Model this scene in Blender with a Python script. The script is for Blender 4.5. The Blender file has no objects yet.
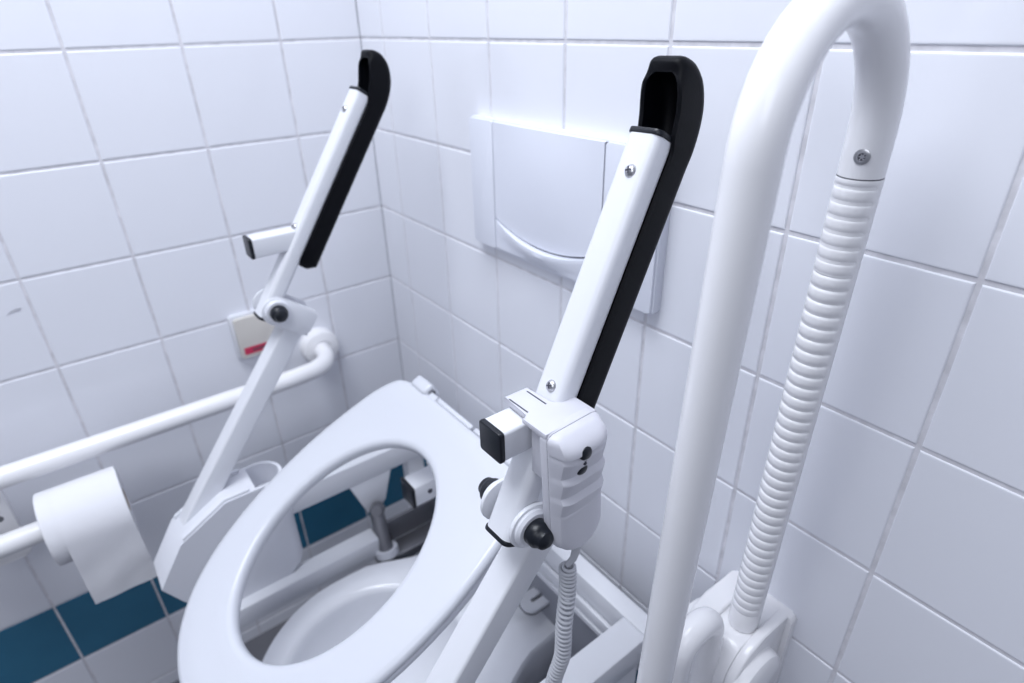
import bpy, bmesh, math, random
from mathutils import Vector as V, Matrix
random.seed(4)
sc = bpy.context.scene
COL = sc.collection

# ------------------------------------------------------------------ materials
def mat(name, col, rough=.4, metal=0, spec=.5, coat=0, bump=0, bscale=200, vary=0, vscale=8, sss=0):
    m = bpy.data.materials.new(name); m.use_nodes = True
    nt = m.node_tree; b = nt.nodes['Principled BSDF']
    b.inputs['Base Color'].default_value = (*col, 1)
    b.inputs['Roughness'].default_value = rough
    b.inputs['Metallic'].default_value = metal
    b.inputs['Specular IOR Level'].default_value = spec
    b.inputs['Coat Weight'].default_value = coat
    tc = nt.nodes.new('ShaderNodeTexCoord')
    if vary:
        n = nt.nodes.new('ShaderNodeTexNoise'); n.inputs['Scale'].default_value = vscale
        n.inputs['Detail'].default_value = 3
        nt.links.new(tc.outputs['Object'], n.inputs['Vector'])
        r = nt.nodes.new('ShaderNodeValToRGB')
        r.color_ramp.elements[0].position = .3; r.color_ramp.elements[1].position = .7
        r.color_ramp.elements[0].color = (*[c*(1-vary) for c in col], 1)
        r.color_ramp.elements[1].color = (*[min(1, c*(1+vary*.3)) for c in col], 1)
        nt.links.new(n.outputs['Fac'], r.inputs['Fac'])
        nt.links.new(r.outputs['Color'], b.inputs['Base Color'])
    if bump:
        n = nt.nodes.new('ShaderNodeTexNoise'); n.inputs['Scale'].default_value = bscale
        nt.links.new(tc.outputs['Object'], n.inputs['Vector'])
        bp = nt.nodes.new('ShaderNodeBump'); bp.inputs['Strength'].default_value = bump
        bp.inputs['Distance'].default_value = .001
        nt.links.new(n.outputs['Fac'], bp.inputs['Height'])
        nt.links.new(bp.outputs['Normal'], b.inputs['Normal'])
    return m
M = dict(
    tile=mat('glazed_white_tile', (.82, .83, .885), .16, spec=.35, bump=.12, bscale=7),
    blue=mat('glazed_blue_tile', (.036, .165, .275), .2, spec=.35, bump=.12, bscale=7, vary=.1),
    grout=mat('grout', (.74, .73, .77), .9, vary=.18, vscale=60),
    floor=mat('floor_tile', (.17, .17, .19), .5, vary=.1),
    powder=mat('white_powder_coat', (.74, .75, .79), .32, bump=.08, bscale=900),
    seat=mat('white_seat_plastic', (.65, .665, .715), .22, spec=.4),
    ceramic=mat('sanitary_ceramic', (.83, .84, .88), .12),
    rail=mat('white_rail_coat', (.87, .865, .885), .2, spec=.45),
    cover=mat('white_cover_plastic', (.74, .75, .80), .35),
    plate=mat('flush_plate_plastic', (.79, .81, .89), .28),
    ctrl=mat('light_grey_plastic', (.61, .61, .665), .42, bump=.15, bscale=1500),
    black=mat('black_foam_rubber', (.0016, .002, .004), .5, spec=.14, bump=.15, bscale=700),
    blackp=mat('black_plastic', (.006, .008, .013), .35, spec=.4),
    line=mat('dark_seam', (.06, .06, .08), .7),
    steel=mat('steel_screw', (.55, .55, .57), .3, metal=1),
    gm=mat('dull_grey_metal', (.25, .25, .27), .4, metal=.8),
    paper=mat('tissue_paper', (.80, .80, .83), .95, spec=.1, bump=.5, bscale=60),
    card=mat('cardboard', (.45, .37, .30), .9),
    cord=mat('grey_cord', (.52, .53, .57), .45),
    panel=mat('shade_grey', (.30, .31, .35), .5),  # grey standing in for the shadow below the rear beam
    beige=mat('beige_plastic', (.64, .61, .57), .45),
    red=mat('red_strip', (.55, .03, .09), .5),
    chip=mat('chipped_glaze', (.52, .52, .57), .8),
)
def MM(k): return M[k]

# ------------------------------------------------------------------ helpers
def obj(name, bm, m, parent=None, smooth=True, auto=35):
    bmesh.ops.recalc_face_normals(bm, faces=bm.faces)
    off = V((0, 0, 0)); p = parent
    while p is not None: off += p.location; p = p.parent
    me = bpy.data.meshes.new(name)
    bmesh.ops.translate(bm, verts=bm.verts, vec=-off)
    if parent is None:
        # origin at the base of the mesh
        lo = V([min(v.co[i] for v in bm.verts) for i in range(3)]); hi = V([max(v.co[i] for v in bm.verts) for i in range(3)])
        o0 = V(((lo.x+hi.x)/2, (lo.y+hi.y)/2, lo.z)); bmesh.ops.translate(bm, verts=bm.verts, vec=-o0)
    for f in bm.faces: f.smooth = smooth
    bm.to_mesh(me); bm.free()
    ms = m if isinstance(m, (list, tuple)) else [m]
    for k in ms: me.materials.append(M[k])
    if smooth: me.set_sharp_from_angle(angle=math.radians(auto))
    o = bpy.data.objects.new(name, me); COL.objects.link(o)
    o.parent = parent
    if parent is None: o.location = o0
    return o
def thing(name, label, cat, loc=(0, 0, 0), group=None):
    o = bpy.data.objects.new(name, None); o.empty_display_size = .05
    COL.objects.link(o); o.location = loc
    o['label'] = label; o['category'] = cat
    if group: o['group'] = group
    return o
def frame(o, x, y, z):
    m = Matrix((x, y, z)).transposed().to_4x4(); m.translation = V(o); return m
def box(bm, lo, hi, bev=0, seg=2, mx=None, mi=0):
    lo = V(lo); hi = V(hi)
    r = bmesh.ops.create_cube(bm, size=1)
    vs = r['verts']
    for v in vs: v.co = V([(lo[i]+hi[i])/2 + v.co[i]*(hi[i]-lo[i]) for i in range(3)])
    if bev:
        es = list({e for v in vs for e in v.link_edges})
        r2 = bmesh.ops.bevel(bm, geom=es, offset=bev, segments=seg, profile=.5, affect='EDGES')
        vs = list({v for f in r2['faces'] for v in f.verts} | {v for v in vs if v.is_valid})
    fs = {f for v in vs for f in v.link_faces}
    for f in fs: f.material_index = mi
    if mx is not None: bmesh.ops.transform(bm, matrix=mx, verts=vs)
    return vs
def prism(bm, pts, a, b, mx=None, bev=0, seg=2, mi=0):
    """closed outline pts (u,v) extruded along w from a to b; (u,v,w) in the frame mx"""
    lo = [bm.verts.new((p[0], p[1], a)) for p in pts]; hi = [bm.verts.new((p[0], p[1], b)) for p in pts]
    n = len(pts); fs = [bm.faces.new(lo[::-1]), bm.faces.new(hi)]
    for i in range(n): fs.append(bm.faces.new((lo[i], lo[(i+1) % n], hi[(i+1) % n], hi[i])))
    for f in fs: f.material_index = mi
    vs = lo+hi
    if bev:
        es = [e for f in fs[:2] for e in f.edges]
        r2 = bmesh.ops.bevel(bm, geom=es, offset=bev, segments=seg, profile=.5, affect='EDGES')
        vs = list({v for f in r2['faces'] for v in f.verts} | {v for v in vs if v.is_valid})
    if mx is not None: bmesh.ops.transform(bm, matrix=mx, verts=vs)
    return vs
def rrect(x0, y0, x1, y1, r, n=5):
    out = []
    for cx, cy, a0 in ((x1-r, y0+r, -90), (x1-r, y1-r, 0), (x0+r, y1-r, 90), (x0+r, y0+r, 180)):
        for k in range(n+1):
            a = math.radians(a0+90*k/n); out.append((cx+r*math.cos(a), cy+r*math.sin(a)))
    return out
def lathe(bm, prof, o, ax, n=28, mi=0):
    """prof: (radius, height along ax)"""
    ax = V(ax).normalized(); u = ax.orthogonal().normalized(); w = ax.cross(u)
    rings = []
    for r, h in prof:
        c = V(o)+ax*h
        if r < 1e-6: rings.append([bm.verts.new(c)])
        else: rings.append([bm.verts.new(c+(u*math.cos(2*math.pi*k/n)+w*math.sin(2*math.pi*k/n))*r) for k in range(n)])
    for a, b in zip(rings, rings[1:]):
        for k in range(n):
            k2 = (k+1) % n
            if len(a) == 1 and len(b) == 1: continue
            if len(a) == 1: f = bm.faces.new((a[0], b[k], b[k2]))
            elif len(b) == 1: f = bm.faces.new((a[k], a[k2], b[0]))
            else: f = bm.faces.new((a[k], a[k2], b[k2], b[k]))
            f.material_index = mi
def sweep(bm, path, rad, n=24, cap=True, mi=0, up=None):
    """tube along a path of points; rad a number or a function of the index"""
    P = [V(p) for p in path]; rings = []
    t0 = (P[1]-P[0]).normalized(); u = (V(up) - V(up).dot(t0)*t0).normalized() if up else t0.orthogonal().normalized()
    for i, p in enumerate(P):
        t = (P[min(i+1, len(P)-1)]-P[max(i-1, 0)]).normalized()
        u = (u-u.dot(t)*t).normalized(); w = t.cross(u)
        r = rad(i) if callable(rad) else rad
        rings.append([bm.verts.new(p+(u*math.cos(2*math.pi*k/n)+w*math.sin(2*math.pi*k/n))*r) for k in range(n)])
    for a, b in zip(rings, rings[1:]):
        for k in range(n):
            f = bm.faces.new((a[k], a[(k+1) % n], b[(k+1) % n], b[k])); f.material_index = mi
    if cap:
        bm.faces.new(rings[0][::-1]).material_index = mi; bm.faces.new(rings[-1]).material_index = mi
def fillet(pts, r, n=10):
    """polyline with rounded corners (r a number or a list per inner corner)"""
    P = [V(p) for p in pts]; out = [P[0]]
    for i in range(1, len(P)-1):
        rr = r[i-1] if isinstance(r, (list, tuple)) else r
        a = (P[i-1]-P[i]).normalized(); b = (P[i+1]-P[i]).normalized()
        ang = a.angle(b); d = rr/math.tan(ang/2)
        c = P[i]+(a+b).normalized()*(rr/math.sin(ang/2))
        s = P[i]+a*d; e = P[i]+b*d
        for k in range(n+1):
            t = k/n; th = (math.pi-ang)
            va = (s-c); vb = (e-c)
            out.append(c+(va*math.sin((1-t)*th)+vb*math.sin(t*th))/math.sin(th))
    out.append(P[-1]); return out
def dense(path, step):
    out = [V(path[0])]
    for a, b in zip(path, path[1:]):
        n = max(1, int((V(b)-V(a)).length/step))
        for k in range(1, n+1): out.append(V(a).lerp(V(b), k/n))
    return out
def screw(bm, o, ax, r=.005, up=(0, 0, 1), mi=0, mi2=1):
    ax = V(ax).normalized()
    lathe(bm, [(0, r*.62), (r*.45, r*.56), (r*.8, r*.36), (r, r*.05), (r, -.002), (0, -.002)], o, ax, 20, mi)
    u = (V(up)-V(up).dot(ax)*ax).normalized(); w = ax.cross(u)
    a = (u+w*.35).normalized(); b = ax.cross(a)
    for d, e in ((a, b), (b, a)):
        m = frame(V(o)+ax*r*.56, d, e, ax)
        box(bm, (-r*.5, -r*.11, -r*.2), (r*.5, r*.11, r*.1), mx=m, mi=mi2)

# ------------------------------------------------------------------ the room: z=0 is a joint row of the tiling, the corner is x=y=0
T = .15; FL = -1.235
def wall(name, along, start, end, z0, z1, first, base):
    """tiles with soft edges over a grout bed; along = unit vector, nrm = outward"""
    bm = bmesh.new(); al = V(along); nr = V(base); g = .0020; th = .0013
    def P(u, z, d): return bm.verts.new(al*u + V((0, 0, z)) + nr*d)
    f = bm.faces.new((P(start, z0, -th), P(end, z0, -th), P(end, z1, -th), P(start, z1, -th))); f.material_index = 1
    # back of the wall, so that it has a body
    f = bm.faces.new((P(start, z0, -.08), P(end, z0, -.08), P(end, z1, -.08), P(start, z1, -.08))); f.material_index = 1
    us = [start]; u = first
    while u < end-1e-6:
        if u > start+1e-6: us.append(u)
        u += T
    us.append(end)
    zs = [z0]; k = math.ceil(z0/T+1e-6)
    while k*T < z1-1e-6: zs.append(k*T); k += 1
    zs.append(z1)
    for i in range(len(us)-1):
        for j in range(len(zs)-1):
            a, b, c, d = us[i]+g, us[i+1]-g, zs[j]+g, zs[j+1]-g
            if i == 0 and us[0] == 0: a = us[0]+.0004
            mi = 2 if abs(zs[j]+7*T) < 1e-4 else 0
            tu, tv = random.uniform(-.0004, .0004), random.uniform(-.0004, .0004)
            prev = None
            for ins, dep in ((0, -th), (.0003, -.0006), (.0011, -.0001), (.0024, 0)):
                ring = [P(uu, zz, dep + (tu*su + tv*sv)*(.4 if ins else 0)) for uu, zz, su, sv in
                        ((a+ins, c+ins, -1, -1), (b-ins, c+ins, 1, -1), (b-ins, d-ins, 1, 1), (a+ins, d-ins, -1, 1))]
                if prev:
                    for q in range(4):
                        f = bm.faces.new((prev[q], prev[(q+1) % 4], ring[(q+1) % 4], ring[q])); f.material_index = mi
                prev = ring
            f = bm.faces.new(prev); f.material_index = mi
    # orient by hand: everything faces the room
    me = bpy.data.meshes.new(name)
    for f in bm.faces:
        f.normal_update()
        if f.normal.dot(nr) < 0: f.normal_flip()
        f.smooth = False
    bm.to_mesh(me); bm.free()
    for k in ('tile', 'grout', 'blue'): me.materials.append(M[k])
    o = bpy.data.objects.new(name, me); COL.objects.link(o); o['kind'] = 'structure'
    return o
wb = wall('wall_back', (1, 0, 0), 0, 2.4, FL, 1.2, .0873, (0, -1, 0))
wl = wall('wall_left', (0, -1, 0), 0, 2.2, FL, 1.2, .1406, (1, 0, 0))
bm = bmesh.new(); box(bm, (-.0, -2.2, FL-.06), (2.4, 0, FL)); f_ = obj('floor', bm, 'floor', smooth=False); f_['kind'] = 'structure'
# a small chip in the glaze of the left wall
bm = bmesh.new()
prism(bm, [(-.010, -.003), (-.004, .001), (.004, .0035), (.010, .003), (.007, -.001), (0, -.001)], 0, .0006,
      frame((.0002, -.6118, -.3442), (0, 1, 0), (0, 0, 1), (1, 0, 0)))
obj('tile_chip', bm, 'chip', wl, smooth=False)

# ------------------------------------------------------------------ flush plate
fp = thing('flush_plate', 'wide white flush plate with a curved push panel mounted on the tiled back wall', 'flush plate', (.53, 0, -.28))
fm = frame((0, 0, 0), (1, 0, 0), (0, 0, 1), (0, -1, 0))
bm = bmesh.new(); prism(bm, rrect(.355, -.277, .708, -.094, .004), 0.0, .013, fm, .0025)
obj('base_plate', bm, 'plate', fp)
def curvepanel(bm, x0, x1, ztop, zb, sag, d0, d1, bulge, n=14, nz=8):
    """panel with a convex front and a bottom edge that hangs in an arc"""
    g = []
    for i in range(n+1):
        t = i/n; x = x0+(x1-x0)*t; e = 4*t*(1-t)
        z_b = zb - sag*e; col = []
        for j in range(nz+1):
            s = j/nz; z = ztop+(z_b-ztop)*s
            col.append(bm.verts.new((x, -(d1 + bulge*e*math.sin(math.pi*min(1, s*.9+.1))), z)))
        g.append(col)
    back = [[bm.verts.new((v.co.x, -d0, v.co.z)) for v in c] for c in g]
    for i in range(n):
        for j in range(nz):
            bm.faces.new((g[i][j], g[i+1][j], g[i+1][j+1], g[i][j+1])); bm.faces.new((back[i][j+1], back[i+1][j+1], back[i+1][j], back[i][j]))
    for i in range(n):
        for j in (0, nz): bm.faces.new((g[i][j], back[i][j], back[i+1][j], g[i+1][j]))
    for j in range(nz):
        for i in (0, n): bm.faces.new((g[i][j], g[i][j+1], back[i][j+1], back[i][j]))
bm = bmesh.new(); curvepanel(bm, .4135, .6235, -.0965, -.227, .021, .012, .0165, .006)
obj('push_panel', bm, 'plate', fp)
for a, b in ((.357, .4115), (.6255, .706)):
    bm = bmesh.new(); prism(bm, rrect(a, -.275, b, -.096, .003), .012, .0165, fm, .0015); obj('side_strip', bm, 'plate', fp)
# lower lip below the panel : its top edge follows the panel's arc
bm = bmesh.new(); g = []; n = 16
for i in range(n+1):
    t = i/n; x = .4135+.210*t; e = 4*t*(1-t)
    zt = -.2295-.021*e
    g.append([bm.verts.new(c) for c in ((x, -.012, zt), (x, -.0165-.008*e, zt-.001), (x, -.017-.008*e, zt-.007), (x, -.0165-.002*e, zt-.018), (x, -.0165, -.272), (x, -.012, -.275))])
for i in range(n):
    for j in range(6): bm.faces.new((g[i][j], g[i+1][j], g[i+1][(j+1) % 6], g[i][(j+1) % 6]))
for q in (g[0], g[-1]): bm.faces.new(q)
obj('lower_lip', bm, 'plate', fp)
bm = bmesh.new()
for i in range(n):
    t, t2 = i/n, (i+1)/n
    a = (.4135+.210*t, -.227-.084*t*(1-t)); b = (.4135+.210*t2, -.227-.084*t2*(1-t2))
    prism(bm, [(a[0], a[1]-.0030), (b[0], b[1]-.0030), (b[0], b[1]+.001), (a[0], a[1]+.001)], .0120, .0135, fm)
box(bm, (.6233, -.0150, -.226), (.6257, -.0125, -.0965)); box(bm, (.4113, -.0138, -.229), (.4137, -.0125, -.0965))
obj('shadow_gap', bm, 'line', fp, smooth=False)

# ------------------------------------------------------------------ alarm switch on the left wall
al = thing('alarm_switch', 'small beige wall switch box with a red strip behind the far armrest', 'switch', (0, -.30, -.53))
am = frame((0, 0, 0), (0, 1, 0), (0, 0, 1), (1, 0, 0))
bm = bmesh.new(); prism(bm, rrect(-.331, -.529, -.242, -.441, .006), 0.0, .010, am, .002); obj('back_box', bm, 'cover', al)
bm = bmesh.new(); prism(bm, rrect(-.325, -.525, -.249, -.446, .004), .010, .019, am, .002); obj('cover', bm, 'beige', al)
bm = bmesh.new(); prism(bm, rrect(-.319, -.518, -.254, -.504, .002), .0188, .0196, am); obj('red_strip', bm, 'red', al)['label'] = 'red strip with dark printed mark'
bm = bmesh.new()
for k in range(7): box(bm, (.0195, -.304+k*.005, -.5135), (.0199, -.3005+k*.005, -.5085))
obj('printed_mark', bm, 'line', al, smooth=False)

# ------------------------------------------------------------------ left grab rail with the roll holder
lr = thing('wall_grab_rail', 'long white horizontal grab rail along the left wall carrying the toilet roll holder', 'grab rail', (0, -.5, -.70))
RX, RZ = .085, -.560
bm = bmesh.new()
path = fillet([(.004, -.178, RZ+.008), (RX, -.186, RZ+.004), (RX, -.26, RZ), (RX, -1.30, RZ)], [.045, .02], 10)
sweep(bm, path, .0165, 28)
obj('rail', bm, 'rail', lr)
bm = bmesh.new(); lathe(bm, [(0, 0), (.037, 0), (.037, .018), (.034, .024), (.020, .028), (0, .018)], (0, -.178, RZ+.008), (1, 0, 0), 40); obj('wall_flange', bm, 'rail', lr)
bm = bmesh.new(); prism(bm, rrect(-.800, -.715, -.712, -.548, .010), .055, .078, am, .003)
obj('mounting_plate', bm, 'rail', lr)
bm = bmesh.new(); lathe(bm, [(0, .001), (.005, .001), (.005, -.002), (0, -.002)], (.078, -.728, -.632), (1, 0, 0), 16); obj('screw', bm, 'gm', lr)
bm = bmesh.new(); sweep(bm, fillet([(.070, -.80, -.660), (.128, -.735, -.646), (.128, -.592, -.646)], .02), .0165, 24); obj('roll_holder', bm, 'rail', lr)

# toilet roll
tr = thing('toilet_roll', 'white toilet paper roll on the holder bar with one loose sheet hanging down', 'toilet roll', (.13, -.63, -.75))
bm = bmesh.new(); ro = .0585; ri = .0205; yl, yr = -.674, -.568; n = 56
prof = [(ri, yl), (ro-.001, yl), (ro, yl+.001), (ro, yr-.001), (ro-.001, yr), (ri, yr)]
c0 = V((.132, 0, -.646))
rings = []
for r, y in prof: rings.append([bm.verts.new((c0.x+r*math.cos(2*math.pi*k/n), y, c0.z+r*math.sin(2*math.pi*k/n))) for k in range(n)])
for a in range(len(rings)):
    A, B_ = rings[a], rings[(a+1) % len(rings)]
    for k in range(n): bm.faces.new((A[k], A[(k+1) % n], B_[(k+1) % n], B_[k]))
obj('roll', bm, 'paper', tr)
bm = bmesh.new()
lathe(bm, [(.0205, -.0005), (.0205, .1065), (.0185, .1065), (.0185, -.0005), (.0205, -.0005)], (.132, -.6745, -.646), (0, 1, 0), 32); obj('core', bm, 'card', tr)
# hanging sheet: leaves the roll tangentially at its front and falls in soft waves
bm = bmesh.new(); ny, nz = 14, 34; G = []
for i in range(ny+1):
    y = yl+.020+(yr-yl-.019)*i/ny; row = []
    for j in range(nz+1):
        if j < 14:
            a = math.radians(95-95*j/14); p = V((c0.x+(ro+.0012)*math.cos(a), y, c0.z+(ro+.0012)*math.sin(a)))
        else:
            s = (j-14)/(nz-14); w = .0026*math.sin(s*9+i*.25)*s*(1.15-s)+.0006*math.sin(i*.9+s*4)*s
            p = V((c0.x+ro+.0012+w-.004*s, y+.004*s*(i/ny-.3), c0.z-.128*s))
        row.append(bm.verts.new(p))
    G.append(row)
for i in range(ny):
    for j in range(nz): bm.faces.new((G[i][j], G[i+1][j], G[i+1][j+1], G[i][j+1]))
bmesh.ops.recalc_face_normals(bm, faces=bm.faces)
bmesh.ops.solidify(bm, geom=bm.faces[:], thickness=.0005)
obj('loose_sheet', bm, 'paper', tr, auto=60)

# ------------------------------------------------------------------ fold-up grab rail on the right
gr = thing('folding_grab_rail', 'thick white fold up grab rail standing upright in the foreground on a wall bracket', 'grab rail', (.918, 0, -.66))
GX = .905; YI, YO = -.055, -.212; RR = .0152; ZA = -.048; RA = (YI-YO)/2
def xin(z): return .912+(z+.05)*.0137
def xout(z): return .9215+(z+.1)*.03
bm = bmesh.new()
path = [V((xin(-.150), YI, -.150)), V((xin(ZA), YI, ZA))]
for k in range(1, 25):
    a = math.pi*k/24; path.append(V((xin(ZA)+(xout(ZA)-xin(ZA))*(1-math.cos(a))/2, (YI+YO)/2+RA*math.cos(a), ZA+RA*math.sin(a)*1.0)))
path += [V((xout(z), YO, z)) for z in (-.15, -.3, -.50)]
tail = fillet([(xout(-.5), YO, -.50), (xout(-.66), YO, -.66), (.903, -.06, -.66)], .05, 10)
path += tail[1:]
sweep(bm, path, RR, 36)
obj('bent_tube', bm, 'rail', gr)
# ribbed sleeve round the inner tube
bm = bmesh.new()
L0, L1 = -.0790, -.560; pitch = .0110; n = 64; RS = RR*1.02
ca, cb = math.radians(14), math.radians(190)
def ad(a, b): return abs((a-b+math.pi) % (2*math.pi)-math.pi)
prof = [(0, L0, 0), (RS*.985, L0, 0), (RS, L0-.0010, 0), (RS, L0-.004, 0)]
z = L0-.005
while z > L1+.03:
    for q in ((0, 1), (.10, 1), (.16, .15), (.30, -.25), (.60, -.25), (.85, 0), (.93, .6)): prof.append((RS, z-pitch*q[0], q[1]))
    z -= pitch
prof += [(RS, z, 0), (RS, L1, 0), (0, L1, 0)]
rings = []
for r, h, k_ in prof:
    row = []
    for k in range(n):
        a = 2*math.pi*k/n; e = min(1, max(0, (ad(a, ca)-.50)/.12))*min(1, max(0, (ad(a, cb)-.50)/.12))
        rr = r-.0010*k_*e
        row.append(bm.verts.new((xin(h)+rr*math.cos(a), YI+rr*math.sin(a), h)))
    rings.append(row)
for A, B_ in zip(rings, rings[1:]):
    for k in range(n): bm.faces.new((A[k], A[(k+1) % n], B_[(k+1) % n], B_[k]))
bmesh.ops.remove_doubles(bm, verts=bm.verts, dist=1e-6)
obj('ribbed_sleeve', bm, 'rail', gr, auto=50)
bm = bmesh.new(); lathe(bm, [(RR*.8, 0), (RR*1.005, 0), (RR*1.005, .0009), (RR*.8, .0009)], (xin(-.079), YI, -.079), (0, 0, 1), 36); obj('seam', bm, 'line', gr)
sdir = V((.27, -.96, .0)).normalized()
bm = bmesh.new(); so = V((xin(-.063), YI, -.063))+sdir*RR
lathe(bm, [(.0052, -.002), (.0052, .0007), (.0040, .0012), (.0026, .0012), (.0022, .0002), (0, .0002)], so, sdir, 24)
for k in range(6):
    a = math.pi*k/3; u = V((0, 0, 1)); w = sdir.cross(u)
    lathe(bm, [(0, .0007), (.0006, .0007), (.0006, 0)], so+(u*math.cos(a)+w*math.sin(a))*.0018, sdir, 8, 1)
obj('screw', bm, ['steel', 'line'], gr)
# wall bracket: back plate, two cheeks, round hinge covers
gx = frame((0, 0, 0), (0, 1, 0), (0, 0, 1), (1, 0, 0))
bm = bmesh.new(); prism(bm, rrect(.854, -.70, .938, -.562, .006), 0.0, .012, fm, .003); obj('wall_plate', bm, 'rail', gr)
arc = [(-.058+.048*math.cos(math.radians(a)), -.604+.048*math.sin(math.radians(a))) for a in range(90, 271, 15)]
chk = [(-.012, -.690), (-.012, -.556)]+arc
chk2 = [(-.012, -.690), (-.012, -.562), (-.024, -.561), (-.058, -.561)]+arc[2:]
for a, b in ((.858, .8845), (.9215, .933)):
    bm = bmesh.new(); prism(bm, chk, a, b, gx, .003, 3); obj('cheek', bm, 'rail', gr)
bm = bmesh.new(); prism(bm, chk2, .8845, .9215, gx, .001); obj('hinge_block', bm, 'rail', gr)
for x0, s_ in ((.933, 1), (.858, -1)):
    bm = bmesh.new(); lathe(bm, [(0, .014), (.034, .014), (.041, .010), (.044, .002), (.044, -.002), (0, -.002)], (x0, -.070, -.618), (s_, 0, 0), 40); obj('hinge_cap', bm, 'rail', gr)
bm = bmesh.new(); sweep(bm, fillet([(.896, -.098, -.69), (.896, -.108, -.516), (.896, -.156, -.516), (.896, -.164, -.66)], .0236, 12), .0145, 28); obj('stop_loop', bm, 'rail', gr)

# ------------------------------------------------------------------ toilet
to = thing('toilet', 'white wall hung toilet bowl below the raised seat of the lift', 'toilet', (.52, -.3, -1.16))
TX = .52
def bowl_outline(k, zc=0):
    """half widths of the outer rim by angle; returns (x,y) for angle a, scaled by k about (.52,-.28)"""
    pts = []
    for i in range(72):
        a = 2*math.pi*i/72; c, s = math.cos(a), math.sin(a)
        if s < 0: x = .185*c; y = -.33+.19*s
        else:
            x = .185*c if abs(c) > .73 else .185*c; y = -.33+.325*(s)
            w = .185-.05*min(1, max(0, (y+.28)/.13)); e = abs(c)**.16*(1 if c > 0 else -1)
            x = e*w*(1 if s > .35 else 1); 
            if s < .35: x = (.185*c)*(1-s/.35)+x*(s/.35)
        pts.append((TX+x*k, (y+.0)*1.0 if False else -.30+(y+.30)*k))
    return pts
bm = bmesh.new(); ZR = -.822; rings = []
def ring(pts, z): return [bm.verts.new((x, min(y, -.004), z)) for x, y in pts]
specs = [(.55, -1.16, 0), (.62, -1.12, 0), (.74, -1.03, 0), (.88, -.95, 0), (.96, -.89, 0), (.985, -.865, 0), (.99, -.838, 0), (.993, -.828, 0), (.975, -.823, 0)]
for k, z, _ in specs: rings.append(ring(bowl_outline(k), z))
def inner(kx, ky, yc=-.335):
    return [(TX+kx*math.cos(2*math.pi*i/72), yc+ky*math.sin(2*math.pi*i/72)*(1 if math.sin(2*math.pi*i/72) < 0 else .93)) for i in range(72)]
for (kx, ky, z) in ((.145, .152, -.822), (.137, .143, -.826), (.134, .140, -.834), (.136, .142, -.850), (.125, .13, -.90), (.10, .10, -.96), (.06, .06, -1.0), (.03, .03, -1.02)):
    rings.append(ring(inner(kx, ky), z))
for A, B_ in zip(rings, rings[1:]):
    for k in range(72): bm.faces.new((A[k], A[(k+1) % 72], B_[(k+1) % 72], B_[k]))
bm.faces.new(rings[0][::-1]); bm.faces.new(rings[-1])
obj('bowl', bm, 'ceramic', to, auto=50)

# ------------------------------------------------------------------ the toilet lift
tl = thing('toilet_lift', 'white electric toilet lift with tilted ring seat and two armrests folded up', 'toilet lift', (.52, -.3, FL))
# seat ring, in the seat plane: u = x, v = up the slope, w = normal
TH = .4828; so_ = V((.522, -.364, -.556)); su = V((1, 0, 0)); sv = V((0, math.cos(TH), math.sin(TH))); sw = V((0, -math.sin(TH), math.cos(TH)))
SM = frame(so_, su, sv, sw)
OUT = [(0, .222), (.06, .222), (.115, .221), (.150, .214), (.166, .196), (.178, .165), (.188, .11), (.193, .05), (.190, -.02), (.178, -.085), (.158, -.14), (.128, -.185), (.088, -.216), (.045, -.231), (0, -.235)]
def catmull(P, per=6):
    out = []
    Q = P + [(-x, y) for x, y in P[-2:0:-1]]; n = len(Q)
    for i in range(n):
        a, b, c, d = [V((*Q[(i+k) % n], 0)) for k in (-1, 0, 1, 2)]
        for j in range(per):
            t = j/per
            out.append(.5*((2*b)+(c-a)*t+(2*a-5*b+4*c-d)*t*t+(3*b-a-3*c+d)*t**3))
    return out
OL = catmull(OUT, 6)
def seat_ring(bm, sections, hole=(.125, .154)):
    n = len(OL); R = []
    for q in OL:
        hc_ = V((-.008, -.001, 0))
        ang = math.atan2(q.x/hole[0], q.y/hole[1]); h = hc_+V((hole[0]*math.sin(ang), hole[1]*math.cos(ang), 0))
        d = (q-h).normalized(); row = []
        for side, off, z in sections:
            p = (q-d*off) if side == 'o' else (h+d*off) if side == 'i' else q.lerp(h, off)
            row.append(bm.verts.new(SM @ V((p.x, p.y, z))))
        R.append(row)
    m = len(sections)
    for i in range(n):
        for j in range(m): bm.faces.new((R[i][j], R[(i+1) % n][j], R[(i+1) % n][(j+1) % m], R[i][(j+1) % m]))
bm = bmesh.new()
seat_ring(bm, [('o', .004, -.014), ('o', 0, -.010), ('o', .0005, -.005), ('o', .003, -.0012), ('o', .009, 0), ('m', .4, -.0015), ('m', .7, -.004), ('i', .010, -.0045), ('i', .004, -.006), ('i', .0008, -.010), ('i', 0, -.018), ('i', .004, -.024), ('i', .02, -.020), ('o', .03, -.016)])
obj('seat_ring', bm, 'seat', tl, auto=70)
bm = bmesh.new()
seat_ring(bm, [('o', .0085, -.030), ('o', .005, -.027), ('o', .005, -.018), ('o', .008, -.0165), ('i', .012, -.0205), ('i', .010, -.026), ('i', .013, -.030)])
obj('seat_base', bm, 'cover', tl, auto=70)
for u0, u1 in ((-.125, -.085), (.085, .125)):
    bm = bmesh.new(); box(bm, (u0, .216, -.024), (u1, .236, .004), .005, 3, SM)
    box(bm, (u0+.042, .218, -.020), (u0+.060, .228, -.003), .002, 2, SM)
    h = obj('seat_hinge', bm, 'seat', tl)
    bm = bmesh.new(); c = SM @ V((u1+.001, .227, -.006)); lathe(bm, [(0, 0), (.005, 0), (.005, .003), (0, .003)], c, (1, 0, 0), 16); obj('hinge_pin', bm, 'gm', h)
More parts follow.
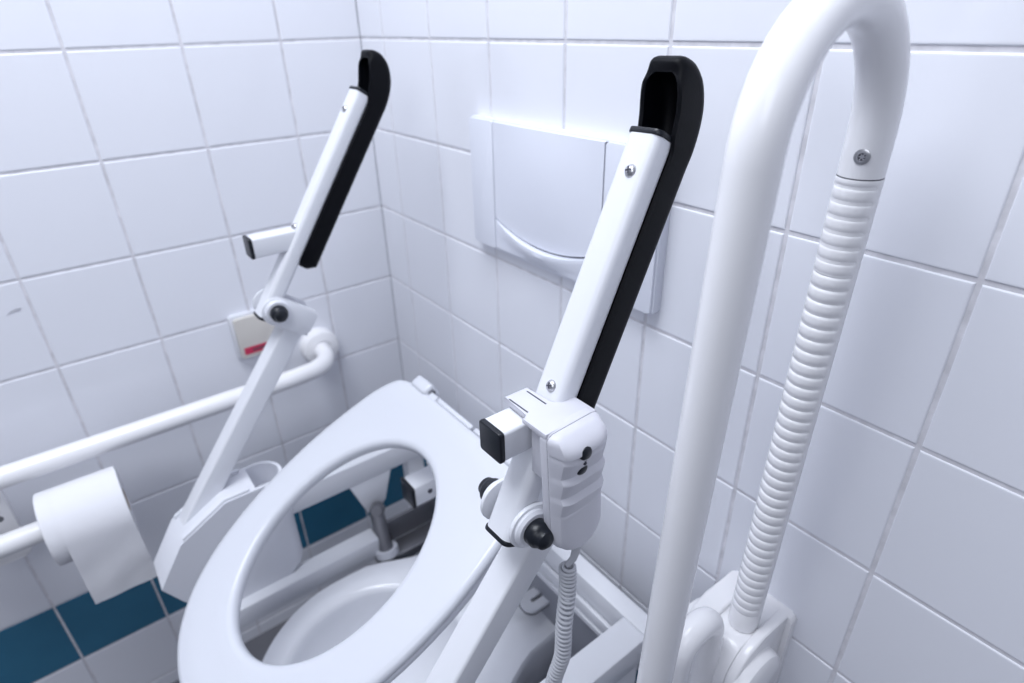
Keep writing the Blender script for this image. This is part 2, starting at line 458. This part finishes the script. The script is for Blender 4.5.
bm = bmesh.new(); box(bm, (.03, .222, -.026), (.15, .229, -.004), .002, 2, SM); box(bm, (-.08, .222, -.026), (.02, .229, -.008), .002, 2, SM); obj('rear_strip', bm, 'seat', tl)

# frame round the back and the sides, level
bm = bmesh.new(); ZF = -.660
box(bm, (.228, -.091, ZF-.045), (.8115, -.065, ZF), .002)
obj('rear_beam', bm, 'powder', tl)
bm = bmesh.new(); box(bm, (.272, -.098, ZF-.060), (.770, -.0912, ZF-.038), .002); box(bm, (.272, -.100, ZF-.070), (.770, -.096, ZF-.060), .001); obj('stepped_rail', bm, 'powder', tl)
bm = bmesh.new(); box(bm, (.42, -.090, FL+.001), (.774, -.078, ZF-.046), .002); obj('rear_shade_panel', bm, 'panel', tl)  # added sheet, its grey paints the shadow under the beam
bm = bmesh.new(); box(bm, (.779, -.46, -1.02), (.805, -.095, ZF-.0455), .002); obj('side_skirt', bm, 'powder', tl)
for x0, x1 in ((.230, .270), (.7715, .8115)):
    bm = bmesh.new(); box(bm, (x0, -.46, ZF-.045), (x1, -.091, ZF+.0003), .003); obj('side_beam', bm, 'powder', tl)
for x0, x1 in ((.237, .263),):
    bm = bmesh.new(); box(bm, (x0, -.135, FL+.001), (x1, -.10, ZF-.045), .003); obj('frame_leg', bm, 'powder', tl)
# tab hanging from the left side beam and the pivot joint
bm = bmesh.new(); prism(bm, [(-.255, ZF-.04), (-.170, ZF-.04), (-.190, ZF-.105), (-.205, ZF-.125), (-.228, ZF-.12)], .262, .269, gx, .002); obj('pivot_tab', bm, 'powder', tl)
bm = bmesh.new(); sweep(bm, dense([(.285, -.218, ZF-.105), (.315, -.225, ZF-.15), (.33, -.225, ZF-.175)], .01), .013, 18)
lathe(bm, [(0, .010), (.010, .010), (.013, .004), (.013, -.012), (0, -.012)], (.290, -.218, ZF-.102), (.8, -.5, .5), 18)
obj('pivot_bolt', bm, 'gm', tl)
bm = bmesh.new(); lathe(bm, [(.013, 0), (.021, 0), (.021, .014), (.013, .014), (.013, 0)], (.322, -.225, ZF-.165), (.3, 0, -1), 24); obj('pivot_washer', bm, 'cover', tl)
# lower lever bar
bm = bmesh.new(); A = V((.305, -.545, -.800)); B_ = V((.305, -.200, -.803))
box(bm, (.288, -.56, -.835), (.322, -.235, -.795), .003); obj('lever_bar', bm, 'powder', tl)
bm = bmesh.new(); box(bm, (.292, -.24, -.870), (.332, -.10, -.850), .002); box(bm, (.285, -.235, -.850), (.292, -.10, -.80), .001); obj('lever_bracket', bm, 'gm', tl)
# capped square tube behind the hole
bm = bmesh.new(); box(bm, (.443, -.225, -.612), (.477, -.094, -.576), .003); st = obj('cross_tube', bm, 'powder', tl)
bm = bmesh.new(); box(bm, (.442, -.230, -.613), (.478, -.2245, -.575), .002); obj('end_cap', bm, 'blackp', st)
bm = bmesh.new(); lathe(bm, [(0, .0008), (.004, .0008), (.004, -.001), (0, -.001)], (.477, -.20, -.594), (1, 0, 0), 12); obj('rivet', bm, 'line', st)
# slotted bracket on the deck of the bowl
bm = bmesh.new(); zt = -.780
def slot_plate(x0, x1, y0, y1, r, z0, z1, sx0, sx1, sy0, sy1):
    """plate with rounded free end and one slot, built as a ring"""
    o_ = rrect(x0, y0, x1, y1, r, 6); s_ = rrect(sx0, sy0, sx1, sy1, (sx1-sx0)/2-.0001, 6)
    R = [[bm.verts.new((p[0], p[1], z)) for p in q] for q, z in ((o_, z0), (o_, z1), (s_, z1), (s_, z0))]
    n = len(o_)
    for a in range(4):
        for k in range(n): bm.faces.new((R[a][k], R[a][(k+1) % n], R[(a+1) % 4][(k+1) % n], R[(a+1) % 4][k]))
slot_plate(.587, .623, -.128, -.045, .015, zt-.006, zt, .6015, .6085, -.112, -.076)
box(bm, (.595, -.075, -.826), (.615, -.055, zt-.009), .001)
sb = obj('slotted_bracket', bm, 'powder', tl)
bm = bmesh.new(); prism(bm, rrect(.5855, -.1295, .6235, -.0445, .015), zt-.009, zt-.0062, None); obj('slot_shade', bm, 'gm', sb, smooth=False)  # dark sheet added to draw the shade in the slot and round the bracket

# side covers (capsule in plan, open at the top of their rounded rear end)
def side_cover(x0, x1):
    bm = bmesh.new(); r = (x1-x0)/2; xc = (x0+x1)/2; yc = -.388; yf = -.408; TOPC = -.600
    t = .005
    def top(y): return min(-.640+(y+.520)*.56, TOPC)
    arc = [(xc+r*math.cos(math.pi*k/16), yc+r*math.sin(math.pi*k/16)) for k in range(17)]
    # rear cup: outer wall, rim, inner wall, floor
    pts = [(x1, yf)]+arc+[(x0, yf)]
    ins = [(x1-t, yf+t)]+[(xc+(r-t)*math.cos(math.pi*k/16), yc+(r-t)*math.sin(math.pi*k/16)) for k in range(17)]+[(x0+t, yf+t)]
    n = len(pts)
    ol = [bm.verts.new((x, y, -.800+max(0, y+.40)*.5)) for x, y in pts]; ot = [bm.verts.new((x, y, top(y))) for x, y in pts]
    it = [bm.verts.new((x, y, top(y))) for x, y in ins]; ib = [bm.verts.new((x, y, top(y)-.04)) for x, y in ins]
    for A, B_ in ((ol, ot), (ot, it), (it, ib)):
        for k in range(n): bm.faces.new((A[k], A[(k+1) % n], B_[(k+1) % n], B_[k]))
    bm.faces.new(ol[::-1]); bm.faces.new(ib)
    # closed front part with a chamfered nose
    prof = [(yf, top(yf)), (-.4486, TOPC), (-.520, -.640), (-.562, -.703), (-.541, -.745), (-.50, -.790), (yf, -.800)]
    prism(bm, prof, x0, x1, gx)
    # two raised ribs along the top
    for a, b in ((x0+.002, x0+.008), (x1-.012, x1-.002)):
        prism(bm, [(-.412, top(-.412)-.002), (-.448, top(-.448)-.002), (-.515, top(-.515)-.002), (-.515, top(-.515)+.005), (-.449, top(-.449)+.005), (-.412, top(-.412)+.005)], a, b, gx, .001)
    obj('side_cover', bm, 'cover', tl, auto=40)
side_cover(.236, .302)

# ------------------------------------------------------------------ armrests
def armrest(cx, s2, A, N, pivot, ltop, foot, stub, back):
    """s2: the lower screw on the front face; A along the tube, N out of its front face"""
    A = V(A).normalized(); N = V(N).normalized(); X = V((1, 0, 0)); s2 = V(s2)
    F = frame(s2, N.cross(A), N, A)            # (x, n, s)
    W, D = .0155, .0235
    bm = bmesh.new()
    prism(bm, rrect(-W, -D, W, 0, .0070, 5), -.137, .207, F)
    arm = obj('armrest', bm, 'powder', tl)
    # stub tube sticking out of the front
    bm = bmesh.new()
    yb, yc_, zc_ = stub               # square stub pointing straight forward, level
    G = frame((cx-.002, 0, zc_), X, V((0, 0, 1)), V((0, -1, 0)))
    prism(bm, rrect(-.0138, -.0140, .0138, .0140, .003, 3), -yb-.006, -yc_-.005, G)
    obj('stub_tube', bm, 'powder', arm)
    bm = bmesh.new(); prism(bm, rrect(-.0143, -.0145, .0143, .0145, .003, 3), -yc_-.005, -yc_, G, .0012); obj('end_cap', bm, 'blackp', arm)
    for a_, b_ in ((.207, .2115), (-.1412, -.137)):
        bm = bmesh.new(); prism(bm, rrect(-W-.0006, -D-.0006, W+.0006, .0006, .006, 4), a_, b_, F, .0008); obj('tube_cap', bm, 'blackp', arm)
    for s in (0, .178):
        bm = bmesh.new(); screw(bm, F @ V((-.002, 0, s)), N, .0052, A); obj('screw', bm, ['steel', 'line'], arm)
    # the foam pad: solid strip behind the tube, opening into a hood that curls over its end
    bm = bmesh.new(); 
    spine = [(-.040, -.050), (-.050, -.042), (-.050, 0), (-.050, .06), (-.050, .12), (-.050, .17), (-.050, .195), (-.050, .203), (-.0495, .211), (-.048, .221), (-.0455, .231), (-.041, .242), (-.034, .2525), (-.025, .261), (-.0135, .266), (-.006, .2662), (.0005, .2645), (.0045, .261), (.0055, .2575)]
    rim = [(-.026, -.049), (-.022, -.040), (-.022, 0), (-.022, .06), (-.022, .12), (-.022, .17), (-.022, .195), (-.020, .203), (-.0165, .209), (-.0145, .214), (-.0125, .220), (-.0105, .226), (-.0075, .2320), (-.0045, .238), (-.0018, .243), (-.0002, .2465), (.0006, .2490), (.0010, .2508), (.0012, .2520)]
    hws = [.0110, .018, .018, .018, .018, .018, .018, .0183, .0187, .0190, .0193, .0197, .0198, .0197, .0190, .0178, .0162, .0143, .0118]
    def sm(tab, x):
        k = min(int(x), len(tab)-2); f = x-k
        g = lambda q: tab[max(0, min(len(tab)-1, q))]
        cr = lambda a, b, c_, d: .5*(2*b+(c_-a)*f+(2*a-5*b+4*c_-d)*f*f+(3*b-a-3*c_+d)*f**3)
        if isinstance(tab[0], tuple): return tuple(cr(g(k-1)[q], g(k)[q], g(k+1)[q], g(k+2)[q]) for q in (0, 1))
        return cr(g(k-1), g(k), g(k+1), g(k+2))
    xs = [0, 1, 2, 3, 4, 5, 6]+[6+.5*q for q in range(1, 25)]; R = []
    for x in xs:
        a_, b_ = sm(spine, x), sm(rim, x); hw = sm(hws, x)
        c = V((0, a_[0], a_[1])); inn = V((0, b_[0]-a_[0], b_[1]-a_[1])); dep = inn.length; inn.normalize()
        k = max(0, min(1, (x-6)/2)); k = k*k*(3-2*k)
        notch = .0005+k*max(.0006, dep-.0070)
        if x > 16.5: notch = max(.0006, notch*(18-x)/1.5)
        t = .0042; ro_ = min(.010, dep*.45)
        pr = [(-hw, dep)]
        for q in range(6): b = math.radians(90*q/5); pr.append((-hw+ro_-ro_*math.cos(b), ro_-ro_*math.sin(b)))
        for q in range(6): b = math.radians(90*q/5); pr.append((hw-ro_+ro_*math.sin(b), ro_-ro_*math.cos(b)))
        pr.append((hw, dep)); pr.append((hw-t*.5, dep+.0015)); pr.append((hw-t, dep))
        e = max(dep-notch, .003); r2 = min(.008, notch*.6)
        for q in range(5): b = math.radians(90*q/4); pr.append((hw-t-r2+r2*math.cos(b), e+r2-r2*math.sin(b)))
        for q in range(5): b = math.radians(90*q/4); pr.append((-hw+t+r2-r2*math.sin(b), e+r2-r2*math.cos(b)))
        pr.append((-hw+t, dep)); pr.append((-hw+t*.5, dep+.0015))
        R.append([bm.verts.new(F @ (V((px, 0, 0))+c+inn*pd)) for px, pd in pr])
    m = len(R[0])
    for P_, Q_ in zip(R, R[1:]):
        for k in range(m): bm.faces.new((P_[k], P_[(k+1) % m], Q_[(k+1) % m], Q_[k]))
    bm.faces.new(R[0][::-1]); bm.faces.new(R[-1])
    obj('foam_pad', bm, 'black', arm, auto=50)
    # the pivot clevis: two cheeks and their knobs
    pv = V(pivot); ft = V(foot); lt = V(ltop); Lk = (lt-ft).normalized()
    back = V(back).normalized()
    upn = V((0, -back.z, back.y))
    K = frame((0, 0, 0), back, upn, (1, 0, 0))
    u0 = V((pv.x, pv.y, pv.z)); pu, pw = u0.dot(back), u0.dot(upn)
    pts = []
    for k in range(13): a = math.radians(90+180*k/12); pts.append((pu+.021*math.cos(a), pw+.021*math.sin(a)))
    pts += [(pu+.052, pw-.021), (pu+.060, pw-.013), (pu+.060, pw+.013), (pu+.052, pw+.021)]
    for s in (-1, 1):
        a, b = sorted((cx+s*.0185, cx+s*.0225))
        bm = bmesh.new(); prism(bm, pts, a, b, K, .001); br = obj('clevis_plate', bm, 'powder', arm)
        bm = bmesh.new(); lathe(bm, [(0, .005), (.0155, .005), (.018, .0025), (.018, 0), (0, 0)], (cx+s*.0225, pv.y, pv.z), (s, 0, 0), 28); obj('boss', bm, 'cover', arm)
        bm = bmesh.new(); lathe(bm, [(.0118, .005), (.0122, .006), (.0120, .013), (.0102, .0155), (.0098, .016), (.0085, .0205), (.0045, .0235), (0, .024)], (cx+s*.0225, pv.y, pv.z), (s, 0, 0), 28); obj('knob', bm, 'blackp', arm)
    bm = bmesh.new(); box(bm, (pu+.030, pw-.021, cx-.0185), (pu+.060, pw-.017, cx+.0185), 0, mx=K); obj('clevis_bridge', bm, 'powder', arm)
    # lower link, square tube from the clevis down to the front of the seat frame
    LN = X.cross(Lk).normalized()
    if LN.y > 0: LN = -LN
    LF = frame(ft, X, LN, Lk); ll = (lt-ft).length
    bm = bmesh.new(); prism(bm, rrect(-.0155, -.0155, .0155, .0155, .0035, 4), 0, ll, LF)
    obj('lower_link', bm, 'powder', tl)
    return F
armrest(.791, (.791, -.238, -.238), (-.022, .454, .891), (0, -.891, .454), (.792, -.277, -.352), (.789, -.240, -.378), (.786, -.469, -.664), (-.250, -.298, -.268), (0, .93, -.36))
armrest(.2555, (.2555, -.255, -.228), (0, .561, .828), (0, -.828, .561), (.2555, -.309, -.337), (.2555, -.272, -.353), (.2555, -.5035, -.652), (-.264, -.323, -.2445), (0, .80, -.60))
# seat arms carrying the links: sloping side members parallel to the seat
for x0, x1 in ((.7685, .806),):
    bm = bmesh.new(); K = frame((0, so_.y, so_.z), (1, 0, 0), sv, sw)
    box(bm, (x0, -.235, -.085), (x1, .02, -.055), .003, 2, K); obj('seat_arm', bm, 'powder', tl)

# ------------------------------------------------------------------ hand control
hc = thing('hand_control', 'light grey hand control with two black buttons clipped to the near armrest', 'remote control', (.84, -.25, -.40))
HM = frame((.8235, -.270, -.372), (0, .9986, .052), (0, -.052, .9986), (1, 0, 0))   # (y, z, x)
HW, HH = .052, .124
def body_outline(x0, x1, z1, r, rb):
    return [(x0, rb)] + [(x0+rb-rb*math.cos(math.radians(a)), rb-rb*math.sin(math.radians(a))) for a in (20, 45, 70, 90)] + \
           [(x1-rb+rb*math.sin(math.radians(a)), rb-rb*math.cos(math.radians(a))) for a in (0, 25, 50, 70, 90)] + \
           [(x1, z1-r)] + [(x1-r+r*math.cos(math.radians(a)), z1-r+r*math.sin(math.radians(a))) for a in (30, 60, 90)] + \
           [(x0+r-r*math.sin(math.radians(a)), z1-r+r*math.cos(math.radians(a))) for a in (0, 30, 60, 90)]
bm = bmesh.new(); prism(bm, body_outline(0, HW, HH, .006, .018), 0, .0085, HM, .001); obj('back_shell', bm, 'ctrl', hc)
bm = bmesh.new(); prism(bm, body_outline(.0005, HW-.0005, HH-.0005, .006, .018), .0085, .0093, HM); obj('seam', bm, 'line', hc)
# front shell: section depth varies with height (grip waves)
bm = bmesh.new(); zs = []; R = []
def depth(z):
    if z > .108: return .0290-.014*((z-.108)/.016)**2.4
    if z > .045:
        t = (z-.045)/.063; w = (t*3) % 1
        return .0200+.0045*t+.0050*(w if w < .75 else (1-w)*3)
    return .0195+.0012*min(1, z/.02)
nz = 90; ny = 14; ZS = .0092
for j in range(nz+1):
    z = HH*j/nz; row = []
    rb = .018; y0, y1 = 0, HW
    if z < rb: q = rb-math.sqrt(max(0, rb*rb-(rb-z)**2)); y0, y1 = q, HW-q
    if z > HH-.006: q = .006-math.sqrt(max(0, .036e-3-(z-HH+.006)**2)); y0, y1 = q, HW-q
    d = depth(z)-ZS
    for i in range(ny+1):
        t = i/ny; e = (1-abs(2*t-1)**5)
        row.append((y0+(y1-y0)*t, z, ZS+d*(.45+.55*e) if 0 < i < ny else ZS+d*.15))
    R.append([bm.verts.new(HM @ V(p)) for p in row])
for a, b in zip(R, R[1:]):
    for i in range(ny): bm.faces.new((a[i], a[i+1], b[i+1], b[i]))
inv = HM.inverted()
bk = [[bm.verts.new(HM @ V(((inv @ v.co).x, (inv @ v.co).y, ZS))) for v in (r[0], r[-1])] for r in R]
for i in range(len(R)-1):
    bm.faces.new((R[i][0], R[i+1][0], bk[i+1][0], bk[i][0])); bm.faces.new((R[i][-1], bk[i][1], bk[i+1][1], R[i+1][-1])); bm.faces.new((bk[i][0], bk[i+1][0], bk[i+1][1], bk[i][1]))
bm.faces.new([*R[0], bk[0][1], bk[0][0]][::-1]); bm.faces.new([*R[-1], bk[-1][1], bk[-1][0]])
obj('front_shell', bm, 'ctrl', hc, auto=30)
for zz in (.1085, .0905):
    bm = bmesh.new(); o_ = HM @ V((.022, zz, depth(zz)-.0015)); ax = V((1, 0, 0))
    lathe(bm, [(0, .0028), (.0042, .0022), (.0058, .0008), (.0061, -.001), (0, -.001)], o_, ax, 24)
    obj('button', bm, 'blackp', hc)
bm = bmesh.new(); c = HM @ V((.022, .0995, depth(.0995)))
for dz in (-.0016, .0016): lathe(bm, [(.0007, .0004), (.0015, .0004), (.0015, -.001), (.0007, -.001)], c+V((0, 0, dz)), (1, 0, 0), 12)
obj('button_mark', bm, 'line', hc)
# clip: plate over the armrest with two slits
bm = bmesh.new()
CF = frame((0, -.270, -.2505), (1, 0, 0), V((0, 1, 0)), V((0, 0, 1)))
outl = [(.7705, .0), (.803, .0), (.803, -.006), (.8222, -.006), (.831, -.006), (.831, .046), (.803, .046), (.803, .025), (.7705, .025)]
# the arm passes through behind: the plate has a cut for it
prism(bm, outl, -.0015, .0035, CF, .0012)
box(bm, (.8065, -.270, -.300), (.8225, -.232, -.2515), .001)
obj('clip', bm, 'ctrl', hc)
for yy in (.002, .0205):
    bm = bmesh.new(); box(bm, (.776, yy-.0006, .0030), (.800, yy+.0006, .0038), mx=CF); obj('slit', bm, 'line', hc, smooth=False)
# cable sleeve and coiled cord
bm = bmesh.new(); e0 = V((.835, -.243, -.371))
sweep(bm, dense([e0+V((0, 0, .004)), e0+V((0, -.001, -.012)), e0+V((-.001, -.003, -.022)), e0+V((-.004, -.007, -.030))], .003), lambda i: .0048-.0002*i, 14); obj('cord_sleeve', bm, 'cord', hc)
bm = bmesh.new(); turns = 44; cr = .0066; wr = .0016
mid = [e0+V((-.004, -.007, -.030)), e0+V((-.002, -.008, -.060)), e0+V((.001, -.014, -.100)), e0+V((.002, -.016, -.14)), e0+V((-.004, -.020, -.18)), e0+V((-.006, -.026, -.23)), e0+V((.004, -.03, -.30))]
def cm(t):
    n = len(mid)-1; i = min(int(t*n), n-1); f = t*n-i
    a, b, c, d = mid[max(i-1, 0)], mid[i], mid[i+1], mid[min(i+2, n)]
    return .5*((2*b)+(c-a)*f+(2*a-5*b+4*c-d)*f*f+(3*b-a-3*c+d)*f**3)
N_ = turns*16; P = []
for i in range(N_+1):
    t = i/N_; a = 2*math.pi*turns*t; r = cr*min(1, i/20+.05)
    P.append(cm(t)+V((r*math.cos(a), r*math.sin(a), 0)))
sweep(bm, P, wr, 8, up=(0, 0, 1)); obj('coiled_cord', bm, 'cord', hc)

# ------------------------------------------------------------------ light
def area(name, loc, target, size, power, col, sy=None):
    l = bpy.data.lights.new(name, 'AREA'); l.energy = power; l.color = col; l.size = size
    if sy: l.shape = 'RECTANGLE'; l.size_y = sy
    o = bpy.data.objects.new(name, l); COL.objects.link(o); o.location = loc
    d = V(target)-V(loc); o.rotation_euler = d.to_track_quat('-Z', 'Y').to_euler(); return o
area('ceiling_lamp', (.62, -.70, 1.16), (.50, -.45, -.6), 0.8, 23.5, (.88, .925, 1))
area('fill_light', (1.9, -1.7, 1.0), (.4, -.3, -.4), .9, 9, (.88, .925, 1))  # unseen soft fill, added to lift the walls against the seat
w = bpy.data.worlds.new('World'); sc.world = w; w.use_nodes = True
w.node_tree.nodes['Background'].inputs[0].default_value = (.74, .80, 1, 1)
w.node_tree.nodes['Background'].inputs[1].default_value = .28

# ------------------------------------------------------------------ camera
cam = bpy.data.cameras.new('camera'); co = bpy.data.objects.new('camera', cam); COL.objects.link(co)
cam.sensor_width = 36; cam.lens = 601.2*36/1024
cam.clip_start = .02
Rm = Matrix(((.6081, .7936, -.0223), (.3637, -.3034, -.8807), (-.7057, .5275, -.4731)))
right, down, fwd = V(Rm[0]), V(Rm[1]), V(Rm[2])
fwd.normalize(); right = (right-right.dot(fwd)*fwd).normalized(); down = fwd.cross(right)
m = Matrix((right, -down, -fwd)).transposed().to_4x4(); m.translation = V((1.1038, -.5088, .0244))
co.matrix_world = m
cam.dof.use_dof = True; cam.dof.focus_distance = .50; cam.dof.aperture_fstop = 4.5
sc.camera = co
sc.view_settings.view_transform = 'Standard'; sc.view_settings.look = 'None'; sc.view_settings.gamma = 1
sc.view_settings.use_curve_mapping = False; sc.view_settings.exposure = .07
